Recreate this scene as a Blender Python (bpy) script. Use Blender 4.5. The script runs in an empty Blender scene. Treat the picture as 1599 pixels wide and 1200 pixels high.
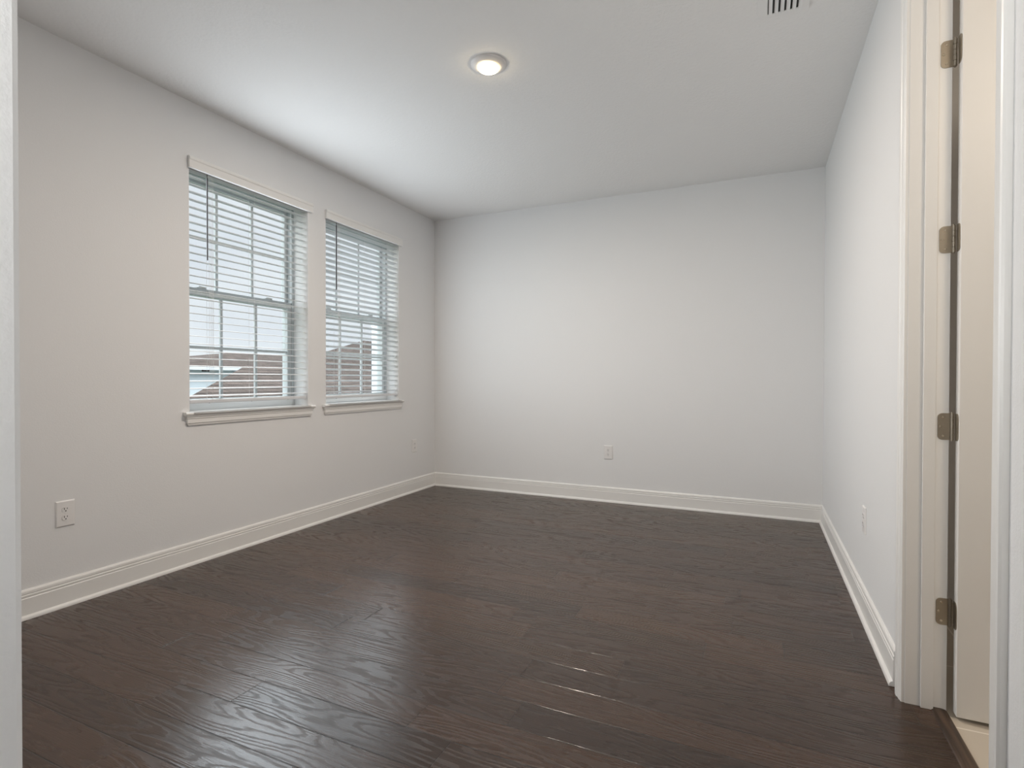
import bpy, bmesh, math, random
from mathutils import Vector, Matrix
C = bpy.context.scene.collection
scn = bpy.context.scene
R = math.radians

# ------------------------------------------------------------------ camera
def make_camera():
    yaw, pit, rol, h, f = R(24.3914), R(.5416), R(.1119), 1.1067, 845.685
    lat = Vector((math.cos(yaw), math.sin(yaw), 0)); fw0 = Vector((-math.sin(yaw), math.cos(yaw), 0)); z = Vector((0, 0, 1))
    fw = fw0 * math.cos(pit) - z * math.sin(pit); up = z * math.cos(pit) + fw0 * math.sin(pit)
    rx = lat * math.cos(rol) + up * math.sin(rol); ry = up * math.cos(rol) - lat * math.sin(rol)
    cd = bpy.data.cameras.new('camera'); cd.sensor_fit = 'HORIZONTAL'; cd.sensor_width = 36
    cd.lens = f * 36 / 1599; cd.clip_start = .01; cd.clip_end = 300
    cam = bpy.data.objects.new('camera', cd); C.objects.link(cam)
    m = Matrix((rx, ry, -fw)).transposed().to_4x4(); m.translation = (0, 0, h)
    cam.matrix_world = m
    scn.camera = cam
make_camera()

# ------------------------------------------------------------------ sky, daylight, exposure
scn.view_settings.view_transform = 'Standard'; scn.view_settings.look = 'None'
scn.view_settings.gamma = 1; scn.view_settings.use_curve_mapping = False
scn.view_settings.exposure = 0.06

def make_world():
    w = bpy.data.worlds.new('overcast_sky'); scn.world = w; w.use_nodes = True
    nt = w.node_tree; nt.nodes.clear(); N = nt.nodes.new; L = nt.links.new
    tc = N('ShaderNodeTexCoord'); mp = N('ShaderNodeMapping'); mp.inputs['Scale'].default_value = (1.5, 1.5, 4)
    no = N('ShaderNodeTexNoise'); no.inputs['Scale'].default_value = 2; no.inputs['Detail'].default_value = 4
    cr = N('ShaderNodeValToRGB')
    cr.color_ramp.elements[0].position = .3; cr.color_ramp.elements[0].color = (.66, .69, .76, 1)
    cr.color_ramp.elements[1].position = .7; cr.color_ramp.elements[1].color = (.80, .82, .86, 1)
    bg = N('ShaderNodeBackground'); bg.inputs['Strength'].default_value = SKY
    o = N('ShaderNodeOutputWorld')
    L(tc.outputs['Generated'], mp.inputs['Vector']); L(mp.outputs[0], no.inputs['Vector'])
    L(no.outputs['Fac'], cr.inputs[0]); L(cr.outputs[0], bg.inputs['Color']); L(bg.outputs[0], o.inputs[0])
SKY = 1.15
make_world()

def lamp(name, kind, energy, color, loc, target=None, **kw):
    d = bpy.data.lights.new(name, kind); d.energy = energy; d.color = color
    for k, v in kw.items(): setattr(d, k, v)
    o = bpy.data.objects.new(name, d); C.objects.link(o); o.location = loc
    if target is not None:
        o.rotation_euler = (Vector(target) - Vector(loc)).to_track_quat('-Z', 'Y').to_euler()
    return o
# daylight: high sun, spread over the whole overcast dome
lamp('daylight_sun', 'SUN', 9, (.95, .97, 1.0), (-8, 0, 6), (-8 + .30, .12, 6 - 1), angle=R(165))
# added fill lamp, unseen behind the camera, aimed up to brighten the ceiling
lamp('hall_fill_light', 'AREA', 35, (.97, .98, .97), (-.50, -.62, 1.3), (-.60, -.10, 2.3), shape='RECTANGLE', size=.5, size_y=.5)
# daylight coming in through the blinds of the two windows
for nm, y, e in (('window_daylight', 2.595, 15.6), ('window_daylight', 3.711, 6.5)):
    lamp(nm, 'AREA', e, (.84, .93, 1.0), (-3.061, y, 1.645), (-2.061, y, 1.645), shape='RECTANGLE', size=.90, size_y=1.36)
# the bathroom's warm light
lamp('bathroom_light', 'AREA', 12.5, (1.0, .84, .66), (1.45, .9, 2.55), (1.2, 2.2, .8), shape='DISK', size=.5)

# ------------------------------------------------------------------ measures (metres)
XL, XR, YF, H = -3.059, .4645, 4.796, 2.743
YN, YO = .23, .11                 # near wall: inner and outer face
YJ, YK = 2.235, 1.47              # bathroom doorway: far and near jamb face
XB = .5795                        # bathroom side of the right wall
DOORH = 2.445

# ------------------------------------------------------------------ materials
def nodes(name):
    m = bpy.data.materials.new(name); m.use_nodes = True
    nt = m.node_tree; b = nt.nodes['Principled BSDF']
    return m, nt, b
def simple(name, col, rough=.5, metal=0, spec=.5, bump=None, emit=None):
    m, nt, b = nodes(name)
    b.inputs['Base Color'].default_value = (*col, 1); b.inputs['Roughness'].default_value = rough
    b.inputs['Metallic'].default_value = metal; b.inputs['Specular IOR Level'].default_value = spec
    if bump:
        sc, st, dist = bump
        tc = nt.nodes.new('ShaderNodeTexCoord'); n = nt.nodes.new('ShaderNodeTexNoise')
        n.inputs['Scale'].default_value = sc; n.inputs['Detail'].default_value = 3
        bp = nt.nodes.new('ShaderNodeBump'); bp.inputs['Strength'].default_value = st; bp.inputs['Distance'].default_value = dist
        nt.links.new(tc.outputs['Object'], n.inputs['Vector']); nt.links.new(n.outputs['Fac'], bp.inputs['Height'])
        nt.links.new(bp.outputs[0], b.inputs['Normal'])
    if emit:
        b.inputs['Emission Color'].default_value = (*emit[0], 1); b.inputs['Emission Strength'].default_value = emit[1]
    return m
M = {}
M['wall'] = simple('white_wall_paint', (.80, .797, .795), .75, spec=.25, bump=(160, .25, .002))
M['ceil'] = simple('textured_ceiling_paint', (.88, .873, .862), .85, spec=.2, bump=(60, .5, .004))
M['trim'] = simple('white_trim_paint', (.84, .825, .80), .35, spec=.45)
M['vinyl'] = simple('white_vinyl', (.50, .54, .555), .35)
M['lit_strip'] = simple('painted_lit_strip', (.90, .91, .91), .3)  # paler than the frame: the brightness under the blind is put into the colour
M['blind'] = simple('white_blind', (.74, .75, .77), .38)
M['cord'] = simple('white_cord', (.8, .8, .8), .8)
M['wand'] = simple('smoked_wand', (.05, .045, .05), .3)
M['nickel'] = simple('satin_nickel', (.40, .36, .30), .36, metal=1)
M['steel'] = simple('screw_steel', (.62, .58, .5), .25, metal=1)
M['plate'] = simple('white_plastic', (.82, .80, .785), .3)
M['slot'] = simple('dark_slot', (.02, .02, .02), .6)
M['duct'] = simple('dark_duct', (.03, .03, .03), .9)
M['register'] = simple('white_enamel', (.86, .855, .845), .45)
M['lens'] = simple('lit_lens', (1, .95, .85), .4, emit=((1.0, .78, .46), 26))
M['stucco'] = simple('pale_blue_stucco', (.72, .78, .84), .9, bump=(40, .4, .01))
M['column'] = simple('white_stucco', (.60, .65, .70), .9, bump=(40, .3, .005))
M['fascia'] = simple('white_fascia', (.72, .74, .77), .6)
M['ground'] = simple('lawn_green', (.05, .08, .03), .95, bump=(8, .6, .05))

def mathn(nt, op, a, b=None):
    n = nt.nodes.new('ShaderNodeMath'); n.operation = op
    for i, v in enumerate((a, b)):
        if v is None: continue
        if isinstance(v, (int, float)): n.inputs[i].default_value = v
        else: nt.links.new(v, n.inputs[i])
    return n.outputs[0]
def mat_glass():
    m, nt, b = nodes('window_glass'); nt.nodes.remove(b)
    o = nt.nodes['Material Output']
    t = nt.nodes.new('ShaderNodeBsdfTransparent'); t.inputs[0].default_value = (.95, .975, .97, 1)
    g = nt.nodes.new('ShaderNodeBsdfGlossy'); g.inputs['Roughness'].default_value = .02
    f = nt.nodes.new('ShaderNodeFresnel'); ge = nt.nodes.new('ShaderNodeNewGeometry')
    # leaving the pane counts like entering it (thin glass, no total reflection)
    nt.links.new(mathn(nt, 'SUBTRACT', 1.3, mathn(nt, 'MULTIPLY', ge.outputs['Backfacing'], 1.3 - 1 / 1.3)), f.inputs[0])
    x = nt.nodes.new('ShaderNodeMixShader')
    nt.links.new(f.outputs[0], x.inputs[0]); nt.links.new(t.outputs[0], x.inputs[1]); nt.links.new(g.outputs[0], x.inputs[2])
    nt.links.new(x.outputs[0], o.inputs[0]); return m
M['glass'] = mat_glass()

def mat_floor():
    PW, OFF, PL = .139, .029, 1.15
    m, nt, b = nodes('dark_oak_planks'); N = nt.nodes.new; L = nt.links.new
    tc = N('ShaderNodeTexCoord'); sp = N('ShaderNodeSeparateXYZ'); L(tc.outputs['Object'], sp.inputs[0])
    X, Y = sp.outputs[0], sp.outputs[1]
    v = mathn(nt, 'DIVIDE', mathn(nt, 'SUBTRACT', Y, OFF), PW)
    row = mathn(nt, 'FLOOR', v); fv = mathn(nt, 'FRACT', v)
    wn = N('ShaderNodeTexWhiteNoise'); wn.noise_dimensions = '1D'; L(row, wn.inputs['W'])
    u0 = mathn(nt, 'ADD', mathn(nt, 'DIVIDE', X, PL), mathn(nt, 'MULTIPLY', wn.outputs['Value'], 7.0))
    # uneven board lengths: bend the run a little
    u = mathn(nt, 'ADD', u0, mathn(nt, 'MULTIPLY', mathn(nt, 'SINE', mathn(nt, 'ADD', mathn(nt, 'MULTIPLY', u0, 3.9), row)), .16))
    col = mathn(nt, 'FLOOR', u); fu = mathn(nt, 'FRACT', u)
    cb = N('ShaderNodeCombineXYZ'); L(row, cb.inputs[0]); L(col, cb.inputs[1])
    idn = N('ShaderNodeTexWhiteNoise'); idn.noise_dimensions = '2D'; L(cb.outputs[0], idn.inputs['Vector'])
    rid = idn.outputs['Value']
    # seams (0 in the seam, 1 on the board)
    dv = mathn(nt, 'MULTIPLY', mathn(nt, 'MINIMUM', fv, mathn(nt, 'SUBTRACT', 1.0, fv)), PW)
    du = mathn(nt, 'MULTIPLY', mathn(nt, 'MINIMUM', fu, mathn(nt, 'SUBTRACT', 1.0, fu)), PL)
    d = mathn(nt, 'MINIMUM', dv, du)
    mr = N('ShaderNodeMapRange'); mr.inputs['From Min'].default_value = .0007; mr.inputs['From Max'].default_value = .0024
    L(d, mr.inputs['Value']); seam = mr.outputs[0]
    # grain: stretched noise, its contour lines make the cathedral figure
    gx = mathn(nt, 'ADD', mathn(nt, 'MULTIPLY', X, 1.15), mathn(nt, 'MULTIPLY', rid, 37.0))
    gy = mathn(nt, 'ADD', mathn(nt, 'MULTIPLY', Y, 7.5), mathn(nt, 'MULTIPLY', rid, 91.0))
    gv = N('ShaderNodeCombineXYZ'); L(gx, gv.inputs[0]); L(gy, gv.inputs[1])
    n1 = N('ShaderNodeTexNoise'); n1.inputs['Scale'].default_value = 1.0; n1.inputs['Detail'].default_value = 1.2; n1.inputs['Roughness'].default_value = .45
    L(gv.outputs[0], n1.inputs['Vector'])
    gx2 = mathn(nt, 'MULTIPLY', gx, 9.0); gy2 = mathn(nt, 'MULTIPLY', gy, 9.0)
    gv2 = N('ShaderNodeCombineXYZ'); L(gx2, gv2.inputs[0]); L(gy2, gv2.inputs[1])
    n2 = N('ShaderNodeTexNoise'); n2.inputs['Scale'].default_value = 1.0; n2.inputs['Detail'].default_value = 3
    L(gv2.outputs[0], n2.inputs['Vector'])
    gx3 = mathn(nt, 'MULTIPLY', gx, 14.0); gy3 = mathn(nt, 'MULTIPLY', gy, 42.0)
    gv3 = N('ShaderNodeCombineXYZ'); L(gx3, gv3.inputs[0]); L(gy3, gv3.inputs[1])
    n3 = N('ShaderNodeTexNoise'); n3.inputs['Scale'].default_value = 1.0; n3.inputs['Detail'].default_value = 2
    L(gv3.outputs[0], n3.inputs['Vector'])
    ph = mathn(nt, 'ADD', mathn(nt, 'MULTIPLY', n1.outputs['Fac'], 105.0), mathn(nt, 'MULTIPLY', n2.outputs['Fac'], 6.0))
    ring = mathn(nt, 'ADD', mathn(nt, 'MULTIPLY', mathn(nt, 'SINE', ph), .5), .5)
    ring = mathn(nt, 'MULTIPLY', mathn(nt, 'POWER', ring, 2.6), mathn(nt, 'ADD', .15, mathn(nt, 'MULTIPLY', n3.outputs['Fac'], 1.5)))                       # thin pale crests, wide dark pores
    # colour
    t = mathn(nt, 'ADD', mathn(nt, 'ADD', mathn(nt, 'MULTIPLY', rid, .46), mathn(nt, 'MULTIPLY', ring, -.20)), mathn(nt, 'MULTIPLY', n2.outputs['Fac'], .75))
    t = mathn(nt, 'ADD', t, mathn(nt, 'MULTIPLY', n3.outputs['Fac'], .12))
    cr = N('ShaderNodeValToRGB'); e = cr.color_ramp.elements
    e[0].position = .12; e[0].color = (.0165, .0080, .0042, 1)
    e[1].position = 1.0; e[1].color = (.064, .0315, .0165, 1)
    L(t, cr.inputs[0])
    mx = N('ShaderNodeMix'); mx.data_type = 'RGBA'; L(seam, mx.inputs['Factor'])
    mx.inputs[6].default_value = (.006, .004, .003, 1); L(cr.outputs[0], mx.inputs[7])
    L(mx.outputs[2], b.inputs['Base Color'])
    rr = mathn(nt, 'ADD', .205, mathn(nt, 'MULTIPLY', ring, .22)); L(rr, b.inputs['Roughness'])
    b.inputs['Specular IOR Level'].default_value = .66
    hgt = mathn(nt, 'ADD', mathn(nt, 'ADD', mathn(nt, 'MULTIPLY', ring, -.55), mathn(nt, 'MULTIPLY', seam, 1.2)), mathn(nt, 'MULTIPLY', n3.outputs['Fac'], .7))
    bp = N('ShaderNodeBump'); bp.inputs['Strength'].default_value = .55; bp.inputs['Distance'].default_value = .0012
    L(hgt, bp.inputs['Height']); L(bp.outputs[0], b.inputs['Normal'])
    return m
M['floor'] = mat_floor()
def mat_threshold():
    m, nt, b = nodes('dark_oak_moulding'); N = nt.nodes.new; L = nt.links.new
    tc = N('ShaderNodeTexCoord'); mp = N('ShaderNodeMapping'); mp.inputs['Scale'].default_value = (90, 5, 60)
    n = N('ShaderNodeTexNoise'); n.inputs['Scale'].default_value = 1; n.inputs['Detail'].default_value = 3
    cr = N('ShaderNodeValToRGB'); e = cr.color_ramp.elements
    e[0].position = .3; e[0].color = (.03, .018, .012, 1); e[1].position = .75; e[1].color = (.11, .068, .045, 1)
    L(tc.outputs['Object'], mp.inputs[0]); L(mp.outputs[0], n.inputs['Vector']); L(n.outputs['Fac'], cr.inputs[0]); L(cr.outputs[0], b.inputs['Base Color'])
    b.inputs['Roughness'].default_value = .38; return m
M['threshold'] = mat_threshold()
def mat_tile():
    m, nt, b = nodes('cream_tile'); N = nt.nodes.new; L = nt.links.new
    tc = N('ShaderNodeTexCoord'); mp = N('ShaderNodeMapping'); mp.inputs['Location'].default_value = (.12, .10, 0)
    br = N('ShaderNodeTexBrick'); br.offset = 0; br.inputs['Scale'].default_value = 1
    br.inputs['Brick Width'].default_value = .45; br.inputs['Row Height'].default_value = .45
    br.inputs['Mortar Size'].default_value = .0035; br.inputs['Mortar Smooth'].default_value = .1
    br.inputs['Color1'].default_value = (.56, .50, .42, 1); br.inputs['Color2'].default_value = (.58, .52, .44, 1)
    br.inputs['Mortar'].default_value = (.78, .73, .65, 1)
    L(tc.outputs['Object'], mp.inputs[0]); L(mp.outputs[0], br.inputs['Vector']); L(br.outputs['Color'], b.inputs['Base Color'])
    b.inputs['Roughness'].default_value = .35; return m
M['tile'] = mat_tile()
def mat_roof():
    m, nt, b = nodes('brown_shingles'); N = nt.nodes.new; L = nt.links.new
    tc = N('ShaderNodeTexCoord'); sp = N('ShaderNodeSeparateXYZ'); L(tc.outputs['Object'], sp.inputs[0])
    cb = N('ShaderNodeCombineXYZ'); L(sp.outputs[1], cb.inputs[0])
    wob = N('ShaderNodeTexNoise'); wob.inputs['Scale'].default_value = 3; L(tc.outputs['Object'], wob.inputs['Vector'])
    L(mathn(nt, 'ADD', mathn(nt, 'MULTIPLY', sp.outputs[2], 1.0), mathn(nt, 'MULTIPLY', wob.outputs['Fac'], .03)), cb.inputs[1])
    br = N('ShaderNodeTexBrick'); br.inputs['Scale'].default_value = 1; br.inputs['Brick Width'].default_value = .42
    br.inputs['Row Height'].default_value = .07; br.inputs['Mortar Size'].default_value = .008; br.inputs['Bias'].default_value = 0
    br.inputs['Color1'].default_value = ROOF1; br.inputs['Color2'].default_value = ROOF2
    br.inputs['Mortar'].default_value = ROOFM
    L(cb.outputs[0], br.inputs['Vector']); L(br.outputs['Color'], b.inputs['Base Color'])
    b.inputs['Roughness'].default_value = .95; b.inputs['Specular IOR Level'].default_value = .1
    bp = N('ShaderNodeBump'); bp.inputs['Strength'].default_value = .6; bp.inputs['Distance'].default_value = .03
    L(br.outputs['Fac'], bp.inputs['Height']); bp.invert = True; L(bp.outputs[0], b.inputs['Normal'])
    return m
ROOF1, ROOF2, ROOFM = (.115, .090, .080, 1), (.080, .064, .057, 1), (.030, .024, .021, 1)
M['roof'] = mat_roof()

# ------------------------------------------------------------------ mesh helpers
def link(name, bm, mat, parent=None, smooth=False, recalc=True):
    if recalc: bmesh.ops.recalc_face_normals(bm, faces=bm.faces[:])
    me = bpy.data.meshes.new(name); bm.to_mesh(me); bm.free()
    me.materials.append(mat)
    if smooth:
        for p in me.polygons: p.use_smooth = True
        me.set_sharp_from_angle(angle=R(38))
    o = bpy.data.objects.new(name, me); C.objects.link(o)
    if parent: o.parent = parent
    return o
def tag(o, label, cat, kind=None, group=None):
    o['label'] = label; o['category'] = cat
    if kind: o['kind'] = kind
    if group: o['group'] = group
    return o
def empty(name, loc, label, cat, kind=None, group=None, rot=(0, 0, 0)):
    o = bpy.data.objects.new(name, None); C.objects.link(o); o.location = loc; o.rotation_euler = rot
    o.empty_display_size = .05
    return tag(o, label, cat, kind, group)
def box(bm, a, b, bev=0):
    """axis box between corners a and b, optionally bevelled"""
    x0, y0, z0 = a; x1, y1, z1 = b
    vs = [bm.verts.new(p) for p in ((x0, y0, z0), (x1, y0, z0), (x1, y1, z0), (x0, y1, z0), (x0, y0, z1), (x1, y0, z1), (x1, y1, z1), (x0, y1, z1))]
    fs = [bm.faces.new([vs[i] for i in q]) for q in ((0, 3, 2, 1), (4, 5, 6, 7), (0, 1, 5, 4), (1, 2, 6, 5), (2, 3, 7, 6), (3, 0, 4, 7))]
    if bev:
        es = list({e for f in fs for e in f.edges})
        bmesh.ops.bevel(bm, geom=es, offset=bev, segments=2, affect='EDGES', profile=.6)
    return bm
def prism(bm, prof, p0, p1, u, w):
    """extrude the closed 2-D profile (along u and w) from p0 to p1"""
    p0, p1, u, w = map(Vector, (p0, p1, u, w))
    a = [bm.verts.new(p0 + u * x + w * y) for x, y in prof]; b = [bm.verts.new(p1 + u * x + w * y) for x, y in prof]
    n = len(prof)
    for i in range(n): bm.faces.new((a[i], a[(i + 1) % n], b[(i + 1) % n], b[i]))
    bm.faces.new(a[::-1]); bm.faces.new(b)
    return bm
def cyl(bm, p0, p1, r, n=12, r1=None):
    p0, p1 = Vector(p0), Vector(p1); d = (p1 - p0).normalized()
    u = d.orthogonal().normalized(); w = d.cross(u); r1 = r if r1 is None else r1
    a = [bm.verts.new(p0 + (u * math.cos(t) + w * math.sin(t)) * r) for t in [2 * math.pi * i / n for i in range(n)]]
    b = [bm.verts.new(p1 + (u * math.cos(t) + w * math.sin(t)) * r1) for t in [2 * math.pi * i / n for i in range(n)]]
    for i in range(n): bm.faces.new((a[i], a[(i + 1) % n], b[(i + 1) % n], b[i]))
    bm.faces.new(a[::-1]); bm.faces.new(b); return bm
def lathe(bm, prof, c, n=48):
    """profile of (radius, z) turned round the vertical through c"""
    rings = []
    for r, z in prof:
        if r < 1e-6: rings.append([bm.verts.new((c[0], c[1], c[2] + z))])
        else: rings.append([bm.verts.new((c[0] + r * math.cos(2 * math.pi * i / n), c[1] + r * math.sin(2 * math.pi * i / n), c[2] + z)) for i in range(n)])
    for a, b in zip(rings, rings[1:]):
        for i in range(n):
            j = (i + 1) % n
            if len(a) == 1: bm.faces.new((a[0], b[i], b[j]))
            elif len(b) == 1: bm.faces.new((a[i], a[j], b[0]))
            else: bm.faces.new((a[i], a[j], b[j], b[i]))
    return bm
def grid_wall(bm, axis, lo, hi, us, vs, solid):
    """slab wall: axis 'x' or 'y' is its thickness lo..hi, cells of us x vs (horizontal, z) kept where solid(u, v)"""
    def P(t, u, v): return (t, u, v) if axis == 'x' else (u, t, v)
    cache = {}
    def V(t, i, j):
        k = (t, i, j)
        if k not in cache: cache[k] = bm.verts.new(P((lo, hi)[t], us[i], vs[j]))
        return cache[k]
    nu, nv = len(us) - 1, len(vs) - 1
    ok = lambda i, j: 0 <= i < nu and 0 <= j < nv and solid((us[i] + us[i + 1]) / 2, (vs[j] + vs[j + 1]) / 2)
    for i in range(nu):
        for j in range(nv):
            if not ok(i, j): continue
            for t in (0, 1): bm.faces.new((V(t, i, j), V(t, i + 1, j), V(t, i + 1, j + 1), V(t, i, j + 1)))
            for di, dj, (a, b) in ((-1, 0, ((i, j), (i, j + 1))), (1, 0, ((i + 1, j), (i + 1, j + 1))), (0, -1, ((i, j), (i + 1, j))), (0, 1, ((i, j + 1), (i + 1, j + 1)))):
                if not ok(i + di, j + dj): bm.faces.new((V(0, *a), V(0, *b), V(1, *b), V(1, *a)))
    return bm
def soften(o, w=.004):
    md = o.modifiers.new('soft_edges', 'BEVEL'); md.width = w; md.segments = 2; md.limit_method = 'ANGLE'; md.angle_limit = R(50)
    return o

# ------------------------------------------------------------------ room shell
W = [dict(y0=2.132, y1=3.057), dict(y0=3.243, y1=4.180)]       # the two window openings
ZS, ZT = .900, 2.400
bm = bmesh.new()
grid_wall(bm, 'x', XL - .23, XL, [-2.3, W[0]['y0'], W[0]['y1'], W[1]['y0'], W[1]['y1'], YF + .12], [-.02, ZS, ZT, H + .02],
          lambda u, v: not (ZS < v < ZT and any(w['y0'] < u < w['y1'] for w in W)))
soften(tag(link('wall_left', bm, M['wall']), 'white painted wall with the two windows', 'wall', 'structure'), .005)
bm = bmesh.new(); box(bm, (XL, YF, -.02), (2.7, YF + .12, H))
tag(link('wall_back', bm, M['wall']), 'white end wall opposite the doorway, with one outlet', 'wall', 'structure')
bm = bmesh.new()
grid_wall(bm, 'x', XR, XB, [-2.3, YK - .018, YJ + .018, YF], [-.02, DOORH + .018, H], lambda u, v: not (v < DOORH and YK < u < YJ))
soften(tag(link('wall_right', bm, M['wall']), 'white painted wall on the right, pierced by the bathroom doorway', 'wall', 'structure'), .003)
bm = bmesh.new(); box(bm, (XL, YO, -.02), (-.527, YN, H))
soften(tag(link('wall_front', bm, M['wall']), 'edge of the white wall at the left of the entrance opening', 'wall', 'structure'), .006)
bm = bmesh.new(); box(bm, (XL, -2.42, -.02), (XB, -2.3, H))
tag(link('wall_hallway', bm, M['wall']), 'white hallway wall behind the entrance opening', 'wall', 'structure')
bm = bmesh.new(); box(bm, (XL - .25, -2.45, H), (2.72, YF + .14, H + .1))
tag(link('ceiling', bm, M['ceil']), 'white ceiling with a fine sprayed texture', 'ceiling', 'structure')
bm = bmesh.new(); box(bm, (XL, -2.3, -.05), (.556, YF, 0))
tag(link('floor', bm, M['floor']), 'dark brown oak plank floor with embossed grain', 'floor', 'structure')
# bathroom beyond the open door
bm = bmesh.new(); box(bm, (.556, .25, -.05), (2.6, 3.35, -.003))
tag(link('floor_bathroom', bm, M['tile']), 'cream tile floor with pale grout beyond the doorway', 'floor', 'structure')
bm = bmesh.new(); box(bm, (2.6, .25, -.05), (2.7, 3.35, H))
tag(link('wall_bathroom_side', bm, M['wall']), 'bathroom side wall beyond the open door', 'wall', 'structure')
bm = bmesh.new(); box(bm, (XB, 3.35, -.05), (2.7, 3.45, H))
tag(link('wall_bathroom_back', bm, M['wall']), 'bathroom end wall behind the open door', 'wall', 'structure')
bm = bmesh.new(); box(bm, (XB, .15, -.05), (2.7, .25, H))
tag(link('wall_bathroom_front', bm, M['wall']), 'bathroom near wall to the right of the entrance', 'wall', 'structure')

# baseboards with a grooved cap and a shoe moulding
BB = [(0, 0), (.027, 0), (.0265, .006), (.024, .012), (.0185, .0175), (.0145, .0185), (.0145, .094), (.0125, .097), (.0125, .100), (.0138, .102), (.0138, .108),
      (.0105, .1105), (.0105, .114), (.0125, .116), (.0115, .126), (.008, .132), (.004, .1345), (0, .1345)]
def baseboard(name, p0, p1, n, label):
    bm = bmesh.new(); prism(bm, BB, p0, p1, n, (0, 0, 1))
    tag(link(name, bm, M['trim']), label, 'baseboard', 'structure')
baseboard('baseboard_left', (XL, YN, 0), (XL, YF, 0), (1, 0, 0), 'white grooved baseboard under the two windows')
baseboard('baseboard_back', (XL, YF, 0), (XR, YF, 0), (0, -1, 0), 'white grooved baseboard along the end wall')
baseboard('baseboard_right', (XR, 2.336, 0), (XR, YF, 0), (-1, 0, 0), 'white grooved baseboard along the right wall up to the door casing')
bm = bmesh.new(); prism(bm, [(.535, 0), (.538, .004), (.546, .0065), (.566, .0065), (.577, .004), (.583, -.003), (.583, -.006), (.535, -.006)], (0, YK, 0), (0, YJ + .004, 0), (1, 0, 0), (0, 0, 1))
tag(link('trim_2', bm, M['threshold']), 'dark wooden threshold strip between planks and cream tile', 'threshold', 'structure')

# ------------------------------------------------------------------ bathroom door: frame, casing, leaf, hinges
tr = empty('trim_1', (XR, YJ, 0), 'white door casing and jamb of the bathroom doorway', 'door frame', 'structure')
def place(bm, name, mat, parent, **k):
    o = link(name, bm, mat, None, **k)
    o.parent = parent; o.matrix_parent_inverse = Matrix.Translation(-Vector(parent.location)) if parent.rotation_euler[2] == 0 else parent.matrix_basis.inverted()
    return o
# casing profile: (distance from the opening, thickness)
CAS = [(0, 0), (0, .009), (.003, .0115), (.010, .0115), (.012, .0135), (.030, .015), (.034, .0175), (.050, .018), (.055, .016), (.057, .011), (.057, 0)]
CZ = DOORH + .006
for nm, y, sgn in (('casing', YJ + .003, 1), ('casing', YK - .003, -1)):
    bm = bmesh.new(); prism(bm, CAS, (XR, y, 0), (XR, y, CZ + .057), (0, sgn, 0), (-1, 0, 0)); place(bm, nm, M['trim'], tr)
bm = bmesh.new(); prism(bm, CAS, (XR, YK - .003, CZ), (XR, YJ + .003, CZ), (0, 0, 1), (-1, 0, 0)); place(bm, 'casing', M['trim'], tr)
for y0, y1 in ((YJ, YJ + .017), (YK - .017, YK)):
    bm = bmesh.new(); box(bm, (XR, y0, -.003), (XB, y1, DOORH + .017), .001); place(bm, 'jamb', M['trim'], tr)
bm = bmesh.new(); box(bm, (XR, YK, DOORH), (XB, YJ, DOORH + .017), .001); place(bm, 'jamb', M['trim'], tr)
for y0, y1 in ((YJ - .011, YJ), (YK, YK + .011)):
    bm = bmesh.new(); box(bm, (.5065, y0, 0), (.5415, y1, DOORH), .002); place(bm, 'door_stop', M['trim'], tr)
bm = bmesh.new(); box(bm, (.5065, YK, DOORH - .011), (.5415, YJ, DOORH), .002); place(bm, 'door_stop', M['trim'], tr)

DX, DY = .594, YJ - .010                  # near hinge edge of the opened leaf
dr = empty('door_1', (DX, DY, 0), 'white slab door standing open into the bathroom on four nickel hinges', 'door', 'structure')
bm = bmesh.new(); box(bm, (DX, DY - .036, .010), (DX + .762, DY, DOORH - .004), .002); place(bm, 'door_leaf', M['trim'], dr)
def hinge_leaf(axis, c, w, h, s):
    """plate with rounded free corners; axis 'x': lies in the x-z plane, 'y': in the y-z plane"""
    r = .014; pts = [(0, -h / 2)]
    pts += [(w - r + r * math.sin(t), -h / 2 + r - r * math.cos(t)) for t in [math.pi / 2 * k / 6 for k in range(7)]]
    pts += [(w - r + r * math.cos(t), h / 2 - r + r * math.sin(t)) for t in [math.pi / 2 * k / 6 for k in range(7)]]
    pts += [(0, h / 2)]
    bm = bmesh.new()
    if axis == 'x': prism(bm, pts, (c[0], c[1], c[2]), (c[0], c[1] - .0022, c[2]), (s, 0, 0), (0, 0, 1))
    else: prism(bm, pts, (c[0], c[1], c[2]), (c[0] - .0022, c[1], c[2]), (0, s, 0), (0, 0, 1))
    return bm
def screw(bm, p, axis):
    d = Vector((0, -1, 0)) if axis == 'x' else Vector((-1, 0, 0))
    p = Vector(p); cyl(bm, p, p + d * .0009, .0042, 14, .0034)
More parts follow.
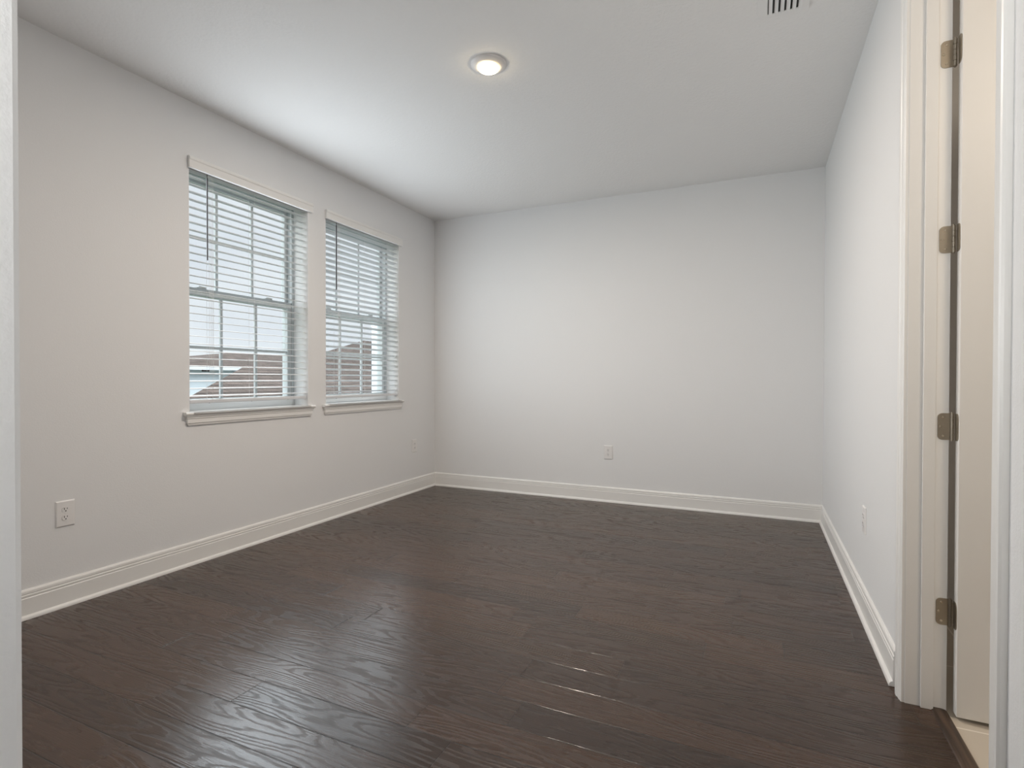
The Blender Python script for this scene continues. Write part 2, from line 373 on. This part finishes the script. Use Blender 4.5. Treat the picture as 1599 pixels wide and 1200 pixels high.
for hz in (2.183, 1.571, .951, .333):
    bm = hinge_leaf('x', (.578, YJ, hz), .030, .089, -1)
    box(bm, (.578, YJ - .0022, hz - .0445), (.584, YJ, hz + .0445))
    hg = place(bm, 'hinge', M['nickel'], dr)
    def sub(bm, nm, mat):
        o = link(nm, bm, mat); o.parent = hg
        o.matrix_parent_inverse = Matrix.Translation(-Vector(dr.location)) @ Matrix.Identity(4)
        o.matrix_parent_inverse = hg.matrix_parent_inverse.inverted() @ Matrix.Translation(-Vector(dr.location))
        return o
    bm = hinge_leaf('y', (DX, DY - .004, hz), .028, .089, -1); sub(bm, 'leaf_plate', M['nickel'])
    bm = bmesh.new()
    for k in range(5):
        z0 = hz - .0445 + k * .0178; cyl(bm, (.5855, YJ - .004, z0 + .0007), (.5855, YJ - .004, z0 + .0171), .0058, 16)
    cyl(bm, (.5855, YJ - .004, hz - .047), (.5855, YJ - .004, hz + .048), .0036, 12)
    sub(bm, 'knuckle', M['nickel'])
    for dx, dz in ((-.012, .031), (-.0195, 0), (-.012, -.031)):
        bm = bmesh.new(); screw(bm, (.575 + dx, YJ - .0022, hz + dz), 'x'); sub(bm, 'screw', M['steel'])

# ------------------------------------------------------------------ windows
XW = XL - .14                              # room face of the vinyl frame
def window(idx, w, label):
    y0, y1 = w['y0'], w['y1']; yc = (y0 + y1) / 2
    rt = empty('window_%d' % idx, (XL, yc, ZS), label, 'window', 'structure')
    P = lambda bm, nm, mat, **k: place(bm, nm, mat, rt, **k)
    # vinyl frame ring with an inner step
    bm = bmesh.new()
    def ring(bm, xa, xb, ya, yb, za, zb, t, tb=None, tt=None):
        tb = tb or t; tt = tt or t
        box(bm, (xa, ya, za), (xb, ya + t, zb), .0015); box(bm, (xa, yb - t, za), (xb, yb, zb), .0015)
        box(bm, (xa, ya + t, za), (xb, yb - t, za + tb), .0015); box(bm, (xa, ya + t, zb - tt), (xb, yb - t, zb), .0015)
    z0, z1 = ZS + .005, ZT
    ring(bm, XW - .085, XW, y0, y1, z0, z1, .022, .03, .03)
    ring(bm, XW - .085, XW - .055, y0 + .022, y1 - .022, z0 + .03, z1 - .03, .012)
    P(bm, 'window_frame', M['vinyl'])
    fy0, fy1, fz0, fz1 = y0 + .024, y1 - .024, z0 + .032, z1 - .032
    zm = 1.652
    def sash(xa, xb, za, zb, st, rb, rtp, upper):
        bm = bmesh.new(); ring(bm, xa, xb, fy0, fy1, za, zb, st, rb, rtp)
        s = P(bm, 'sash', M['vinyl'])
        def S(bm, nm, mat):
            o = link(nm, bm, mat); o.parent = s; o.matrix_parent_inverse = s.matrix_parent_inverse.inverted() @ Matrix.Translation(-Vector(rt.location)); return o
        gx = (xa + xb) / 2
        bm = bmesh.new(); box(bm, (gx - .002, fy0 + st - .004, za + rb - .004), (gx + .002, fy1 - st + .004, zb - rtp + .004)); S(bm, 'glass_pane', M['glass'])
        ga, gb = fy0 + st, fy1 - st; ha, hb = za + rb, zb - rtp
        for k in (1, 2):
            y = ga + (gb - ga) * k / 3; bm = bmesh.new(); box(bm, (gx - .008, y - .009, ha), (gx + .008, y + .009, hb), .003); S(bm, 'muntin', M['vinyl'])
        z = (ha + hb) / 2; bm = bmesh.new(); box(bm, (gx - .0075, ga, z - .009), (gx + .0075, gb, z + .009), .003); S(bm, 'muntin', M['vinyl'])
        if not upper:
            for yk in (fy0 + .16, fy1 - .20):
                bm = bmesh.new(); box(bm, (xa + .003, yk - .032, zb), (xb - .003, yk + .032, zb + .007), .002)
                cyl(bm, (gx, yk, zb + .006), (gx, yk, zb + .016), .011, 16); box(bm, (gx - .007, yk - .004, zb + .008), (gx + .011, yk + .034, zb + .015), .002)
                S(bm, 'sash_lock', M['vinyl'])
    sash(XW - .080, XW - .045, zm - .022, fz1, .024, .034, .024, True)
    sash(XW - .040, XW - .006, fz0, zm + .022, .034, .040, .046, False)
    bm = bmesh.new(); box(bm, (XW - .0055, y0 + .001, ZS + .0062), (XW + .002, y1 - .001, ZS + .058), .0015); P(bm, 'lit_strip_cover', M['lit_strip'])  # added cover over the bottom rail, paints the bright lit band under the blind
    # stool and apron
    xs = XL + .034
    bm = bmesh.new()
    ST = [(-.141 + XL, .0), (XL + .028, 0), (XL + .0325, .003), (xs, .009), (XL + .0325, .015), (XL + .028, .018), (-.141 + XL, .018)]
    prism(bm, ST, (0, y0 + .0005, ZS - .012), (0, y1 - .0005, ZS - .012), (1, 0, 0), (0, 0, 1))
    ST2 = [(XL + .0002, 0)] + ST[1:-1] + [(XL + .0002, .018)]
    prism(bm, ST2, (0, y0 - .045, ZS - .012), (0, y1 + .045, ZS - .012), (1, 0, 0), (0, 0, 1))
    P(bm, 'window_sill', M['trim'])
    # apron: moulding that slopes in towards the wall, with mitred returns
    AP = [(.026, 0), (.026, -.006), (.021, -.010), (.019, -.020), (.0165, -.024), (.0165, -.046), (.012, -.051), (.010, -.060), (.0, -.060)]
    bm = bmesh.new(); zt = ZS - .012
    L0 = [bm.verts.new((XL + x, y0 - .038 + (.026 - x) * 1.15, zt + z)) for x, z in AP] ; L1 = [bm.verts.new((XL + x, y1 + .038 - (.026 - x) * 1.15, zt + z)) for x, z in AP]
    B0 = [bm.verts.new((XL, y0 - .038 + (.026 - x) * 1.15, zt + z)) for x, z in AP]; B1 = [bm.verts.new((XL, y1 + .038 - (.026 - x) * 1.15, zt + z)) for x, z in AP]
    for i in range(len(AP) - 1):
        bm.faces.new((L0[i], L0[i + 1], L1[i + 1], L1[i]))
        if i < len(AP) - 2:
            bm.faces.new((B0[i], B0[i + 1], L0[i + 1], L0[i])); bm.faces.new((L1[i], L1[i + 1], B1[i + 1], B1[i]))
    P(bm, 'apron', M['trim'])
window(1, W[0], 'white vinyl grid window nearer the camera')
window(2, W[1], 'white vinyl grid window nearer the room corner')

# ------------------------------------------------------------------ venetian blinds
def slat_mesh(name, ln):
    bm = bmesh.new(); n = 6; pr = []
    for k in range(n + 1):
        t = -1 + 2 * k / n; pr.append((.025 * t, .0022 * (1 - t * t)))
    prof = pr + [(x, z - .0028) for x, z in pr[::-1]]
    prism(bm, prof, (0, -ln / 2, 0), (0, ln / 2, 0), (1, 0, 0), (0, 0, 1))
    bmesh.ops.recalc_face_normals(bm, faces=bm.faces[:])
    me = bpy.data.meshes.new(name); bm.to_mesh(me); bm.free(); me.materials.append(M['blind']); return me
def blind(w, label, tilt, ztop, zrail, wandlen):
    y0, y1 = w['y0'], w['y1']; yc = (y0 + y1) / 2; ln = y1 - y0 - .012
    xc = XL - .037                                        # centre line of the slats, inside the recess
    rt = empty('window_blind', (xc, yc, 2.345), label, 'blind', group='white venetian blinds')
    P = lambda bm, nm, mat, **k: place(bm, nm, mat, rt, **k)
    # valance with short returns and a moulded face
    VA = [(.004, .0), (.020, .0), (.022, .004), (.0205, .012), (.0205, .044), (.024, .050), (.024, .060), (.020, .068), (.004, .070)]
    bm = bmesh.new(); prism(bm, VA, (XL, y0 - .012, 2.348), (XL, y1 + .034, 2.348), (1, 0, 0), (0, 0, 1))
    for y in (y0 - .012, y1 + .030): box(bm, (XL, y, 2.349), (XL + .006, y + .004, 2.416))
    P(bm, 'valance', M['trim'])
    bm = bmesh.new(); box(bm, (xc - .027, y0 + .004, 2.345), (xc + .027, y1 - .004, 2.399), .003); P(bm, 'headrail', M['blind'])
    me = slat_mesh('slat', ln); z = ztop
    zs = []
    while z > zrail + .032: zs.append(z); z -= .0453
    for z in zs:
        s = bpy.data.objects.new('slat', me); C.objects.link(s); s.parent = rt
        s.location = (0, 0, z - 2.345); s.rotation_euler = (0, R(tilt), 0)
    bm = bmesh.new(); box(bm, (xc - .026, y0 + .006, zrail - .011), (xc + .026, y1 - .006, zrail + .011), .005); P(bm, 'bottom_rail', M['blind'])
    for yl in (y0 + .155, yc, y1 - .155):
        bm = bmesh.new()
        for dx in (-.0265, .0265): cyl(bm, (xc + dx, yl, zrail), (xc + dx, yl, 2.347), .0007, 5)
        for z in zs: cyl(bm, (xc - .0265, yl, z - .004), (xc + .0265, yl, z - .004), .0005, 4)
        P(bm, 'ladder_cord', M['cord'])
        bm = bmesh.new(); cyl(bm, (xc, yl, zrail - .0145), (xc, yl, zrail - .011), .006, 10); P(bm, 'cord_plug', M['cord'])
    xw = XL + .0005
    bm = bmesh.new()
    for dy in (.012, .024, .040): cyl(bm, (xw - .006, y0 + .118 + dy, 1.12), (xw - .006, y0 + .118 + dy, 2.347), .0008, 5)
    P(bm, 'lift_cord', M['cord'])
    bm = bmesh.new(); cyl(bm, (xw, y0 + .113, 2.325 - wandlen), (xw, y0 + .113, 2.325), .0048, 8); cyl(bm, (xw, y0 + .113, 2.315), (xw, y0 + .113, 2.347), .002, 8)
    P(bm, 'tilt_wand', M['wand'])
blind(W[0], 'white venetian blind with slats fully open, on the window nearer the camera', 5, 2.314, .966, .50)
blind(W[1], 'white venetian blind with slats tilted half shut, on the window nearer the room corner', -12, 2.314, .960, .51)

# ------------------------------------------------------------------ outlets
def outlet(loc, rz, label, slots=True):
    rt = empty('wall_outlet', loc, label, 'outlet', group='white wall outlets', rot=(0, 0, R(rz)))
    def P(bm, nm, mat, par=rt):
        o = link(nm, bm, mat); o.parent = par; return o
    bm = bmesh.new()                       # local frame: face looks along -y
    w, h = .040, .0625
    prof = [(-w, 0), (-w, -.003), (-w + .004, -.0062), (w - .004, -.0062), (w, -.003), (w, 0)]
    a = [(-w, -h, 0), (w, -h, 0), (w, h, 0), (-w, h, 0)]; i = .0045
    lv = [bm.verts.new((x, 0, z)) for x, z, _ in a]; mv = [bm.verts.new((x, -.003, z)) for x, z, _ in a]
    tv = [bm.verts.new((x - math.copysign(i, x), -.0065, z - math.copysign(i, z))) for x, z, _ in a]
    for k in range(4):
        j = (k + 1) % 4; bm.faces.new((lv[k], lv[j], mv[j], mv[k])); bm.faces.new((mv[k], mv[j], tv[j], tv[k]))
    bm.faces.new(tv); bm.faces.new(lv[::-1]); P(bm, 'cover_plate', M['plate'])
    for zc in (.0195, -.0195):
        bm = bmesh.new(); n = 28; pts = []
        for k in range(n):
            t = 2 * math.pi * k / n; pts.append((max(-.0152, min(.0152, .0172 * math.cos(t))), .0172 * math.sin(t) * .84))
        prism(bm, pts, (0, -.006, zc), (0, -.0085, zc), (1, 0, 0), (0, 0, 1)); rc = P(bm, 'receptacle', M['plate'])
        bm = bmesh.new()
        box(bm, (-.0075, -.0088, zc + .000), (-.0049, -.0080, zc + .0090)); box(bm, (.0049, -.0088, zc + .001), (.0073, -.0080, zc + .0085))
        cyl(bm, (0, -.0080, zc - .0065), (0, -.0088, zc - .0065), .0028, 12); P(bm, 'plug_slots', M['slot'], rc)
    bm = bmesh.new(); cyl(bm, (0, -.0063, 0), (0, -.0075, 0), .003, 12); P(bm, 'screw', M['plate'])
outlet((XL, 1.493, .4495), 90, 'white outlet on the window wall nearest the left edge, left of both windows')
outlet((XL, 4.430, .449), 90, 'white outlet on the window wall close to the room corner')
outlet((-1.2205, YF, .4465), 0, 'white outlet on the middle of the end wall')
outlet((XR, 3.010, .4445), -90, 'white outlet on the right wall, seen edge-on')

# ------------------------------------------------------------------ ceiling light and vent
lt = empty('ceiling_light', (-1.283, 2.525, H), 'round white disk light glowing warm on the ceiling', 'ceiling light')
bm = bmesh.new(); lathe(bm, [(.092, 0), (.0925, -.0045), (.0905, -.0078), (.084, -.0108), (.070, -.0160), (.056, -.0198), (.0502, -.0190), (.0, -.0180)], (-1.283, 2.525, H)); place(bm, 'trim_ring', M['plate'], lt, smooth=True)
bm = bmesh.new(); lathe(bm, [(.0500, -.0182), (.0500, -.0262), (.0485, -.0292), (.044, -.0314), (.033, -.0328), (.016, -.0337), (0, -.0340)], (-1.283, 2.525, H)); place(bm, 'lens', M['lens'], lt, smooth=True)
lamp('ceiling_light_glow', 'AREA', 31, (1.0, .87, .745), (-1.283, 2.525, H - .040), (-1.283, 2.525, 0), shape='DISK', size=.12).parent = None

VX0, VX1, VY0, VY1 = -.010, .196, 2.43, 2.716
vt = empty('ceiling_vent', ((VX0 + VX1) / 2, (VY0 + VY1) / 2, H), 'white slotted air vent in the ceiling', 'vent')
bm = bmesh.new(); fr = .041
grid = [(VX0, VY0, VX1, VY0 + fr), (VX0, VY1 - fr + .020, VX1, VY1), (VX0, VY0 + fr, VX0 + fr, VY1 - fr + .020), (VX1 - fr, VY0 + fr, VX1, VY1 - fr + .020)]
for a in grid: box(bm, (a[0], a[1], H - .006), (a[2], a[3], H), .001)
place(bm, 'vent_frame', M['register'], vt)
bm = bmesh.new(); box(bm, (VX0 + fr, VY0 + fr, H - .0012), (VX1 - fr, VY1 - fr + .020, H - .0002)); place(bm, 'duct_opening', M['duct'], vt)
for k in range(6):
    x = VX0 + fr + .004 + k * .0235
    bm = bmesh.new(); prism(bm, [(0, 0), (.0012, 0), (.0150, -.0062), (.0138, -.0062)], (x, VY0 + fr, H - .0013), (x, VY1 - fr + .020, H - .0013), (1, 0, 0), (0, 0, 1))
    place(bm, 'louver', M['register'], vt)

# ------------------------------------------------------------------ outside: neighbouring houses
def poly(bm, pts):
    bm.faces.new([bm.verts.new(p) for p in pts])
def hip_roof(bm, k0, r0, r1, k1, drop=.14, back=None):
    """front eave k0-k1, ridge r0-r1; the back slope mirrors the front one"""
    k0, r0, r1, k1 = map(Vector, (k0, r0, r1, k1))
    dx = k0.x - r0.x
    b0 = Vector((r0.x - dx, k0.y, k0.z)); b1 = Vector((r1.x - dx, k1.y, k1.z))
    if back is not None: b0 = Vector((back, r0.y + .02, k0.z)); b1 = Vector((back, r1.y - .02, k1.z))
    d = Vector((0, 0, -drop))
    V = {n: bm.verts.new(p) for n, p in dict(k0=k0, k1=k1, b0=b0, b1=b1, r0=r0, r1=r1, k0d=k0 + d, k1d=k1 + d, b0d=b0 + d, b1d=b1 + d).items()}
    for q in (('k0', 'k1', 'r1', 'r0'), ('b1', 'b0', 'r0', 'r1'), ('b0', 'k0', 'r0'), ('k1', 'b1', 'r1'), ('k0', 'k0d', 'k1d', 'k1'), ('b0', 'b0d', 'k0d', 'k0'), ('k1', 'k1d', 'b1d', 'b1'), ('b1', 'b1d', 'b0d', 'b0'), ('k0d', 'b0d', 'b1d', 'k1d')):
        bm.faces.new([V[n] for n in q])
    return bm
GZ = -3.3
h1 = empty('neighbor_house', (-12, 10, GZ), 'house with the broad brown shingle roof filling the lower panes of both windows', 'house')
bm = bmesh.new(); hip_roof(bm, (-7.5, 4.32, .393), (-12, 9.95, 1.475), (-12, 21, 1.475), (-7.5, 26, .393), back=-12.6); place(bm, 'roof', M['roof'], h1)
bm = bmesh.new(); hip_roof(bm, (-12, 11.02, 1.478), (-14, 16.83, 2.592), (-14, 22, 2.592), (-12, 28, 1.478), .3, back=-14.3); place(bm, 'roof', M['roof'], h1)
bm = bmesh.new(); box(bm, (-12.3, 9.95, GZ), (-8.6, 25.3, .30)); place(bm, 'wall', M['stucco'], h1)
h2 = empty('neighbor_house', (-20, 14, GZ), 'pale blue house with a brown roof farther off behind the shingle roof', 'house')
bm = bmesh.new(); hip_roof(bm, (-17.6, 11.6, 1.52), (-21, 16.6, 2.245), (-21, 22, 2.245), (-17.6, 27, 1.52), .10); place(bm, 'roof', M['roof'], h2)
bm = bmesh.new(); box(bm, (-17.6, 11.62, 1.40), (-17.56, 15.2, 1.53)); place(bm, 'fascia', M['fascia'], h2)
bm = bmesh.new(); box(bm, (-24, 12.0, GZ), (-18, 14.22, 1.42)); box(bm, (-24, 14.22, GZ), (-19, 26, 1.42)); place(bm, 'wall', M['stucco'], h2)
bm = bmesh.new(); box(bm, (-18.0, 12.98, 1.35), (-17.97, 13.26, 1.43)); place(bm, 'soffit_vent', M['duct'], h2)
bm = bmesh.new(); box(bm, (-5.12, 6.34, GZ), (-5.0, 6.75, 1.86)); box(bm, (-5.15, 6.36, 1.86), (-4.97, 6.78, 1.90))
tag(link('stucco_column', bm, M['column']), 'pale stucco column outside the lower right panes of the farther window', 'column')
bm = bmesh.new(); box(bm, (-90, -60, GZ - .3), (-3.3, 90, GZ))
tag(link('ground', bm, M['ground']), 'lawn far below the windows', 'ground', 'structure')
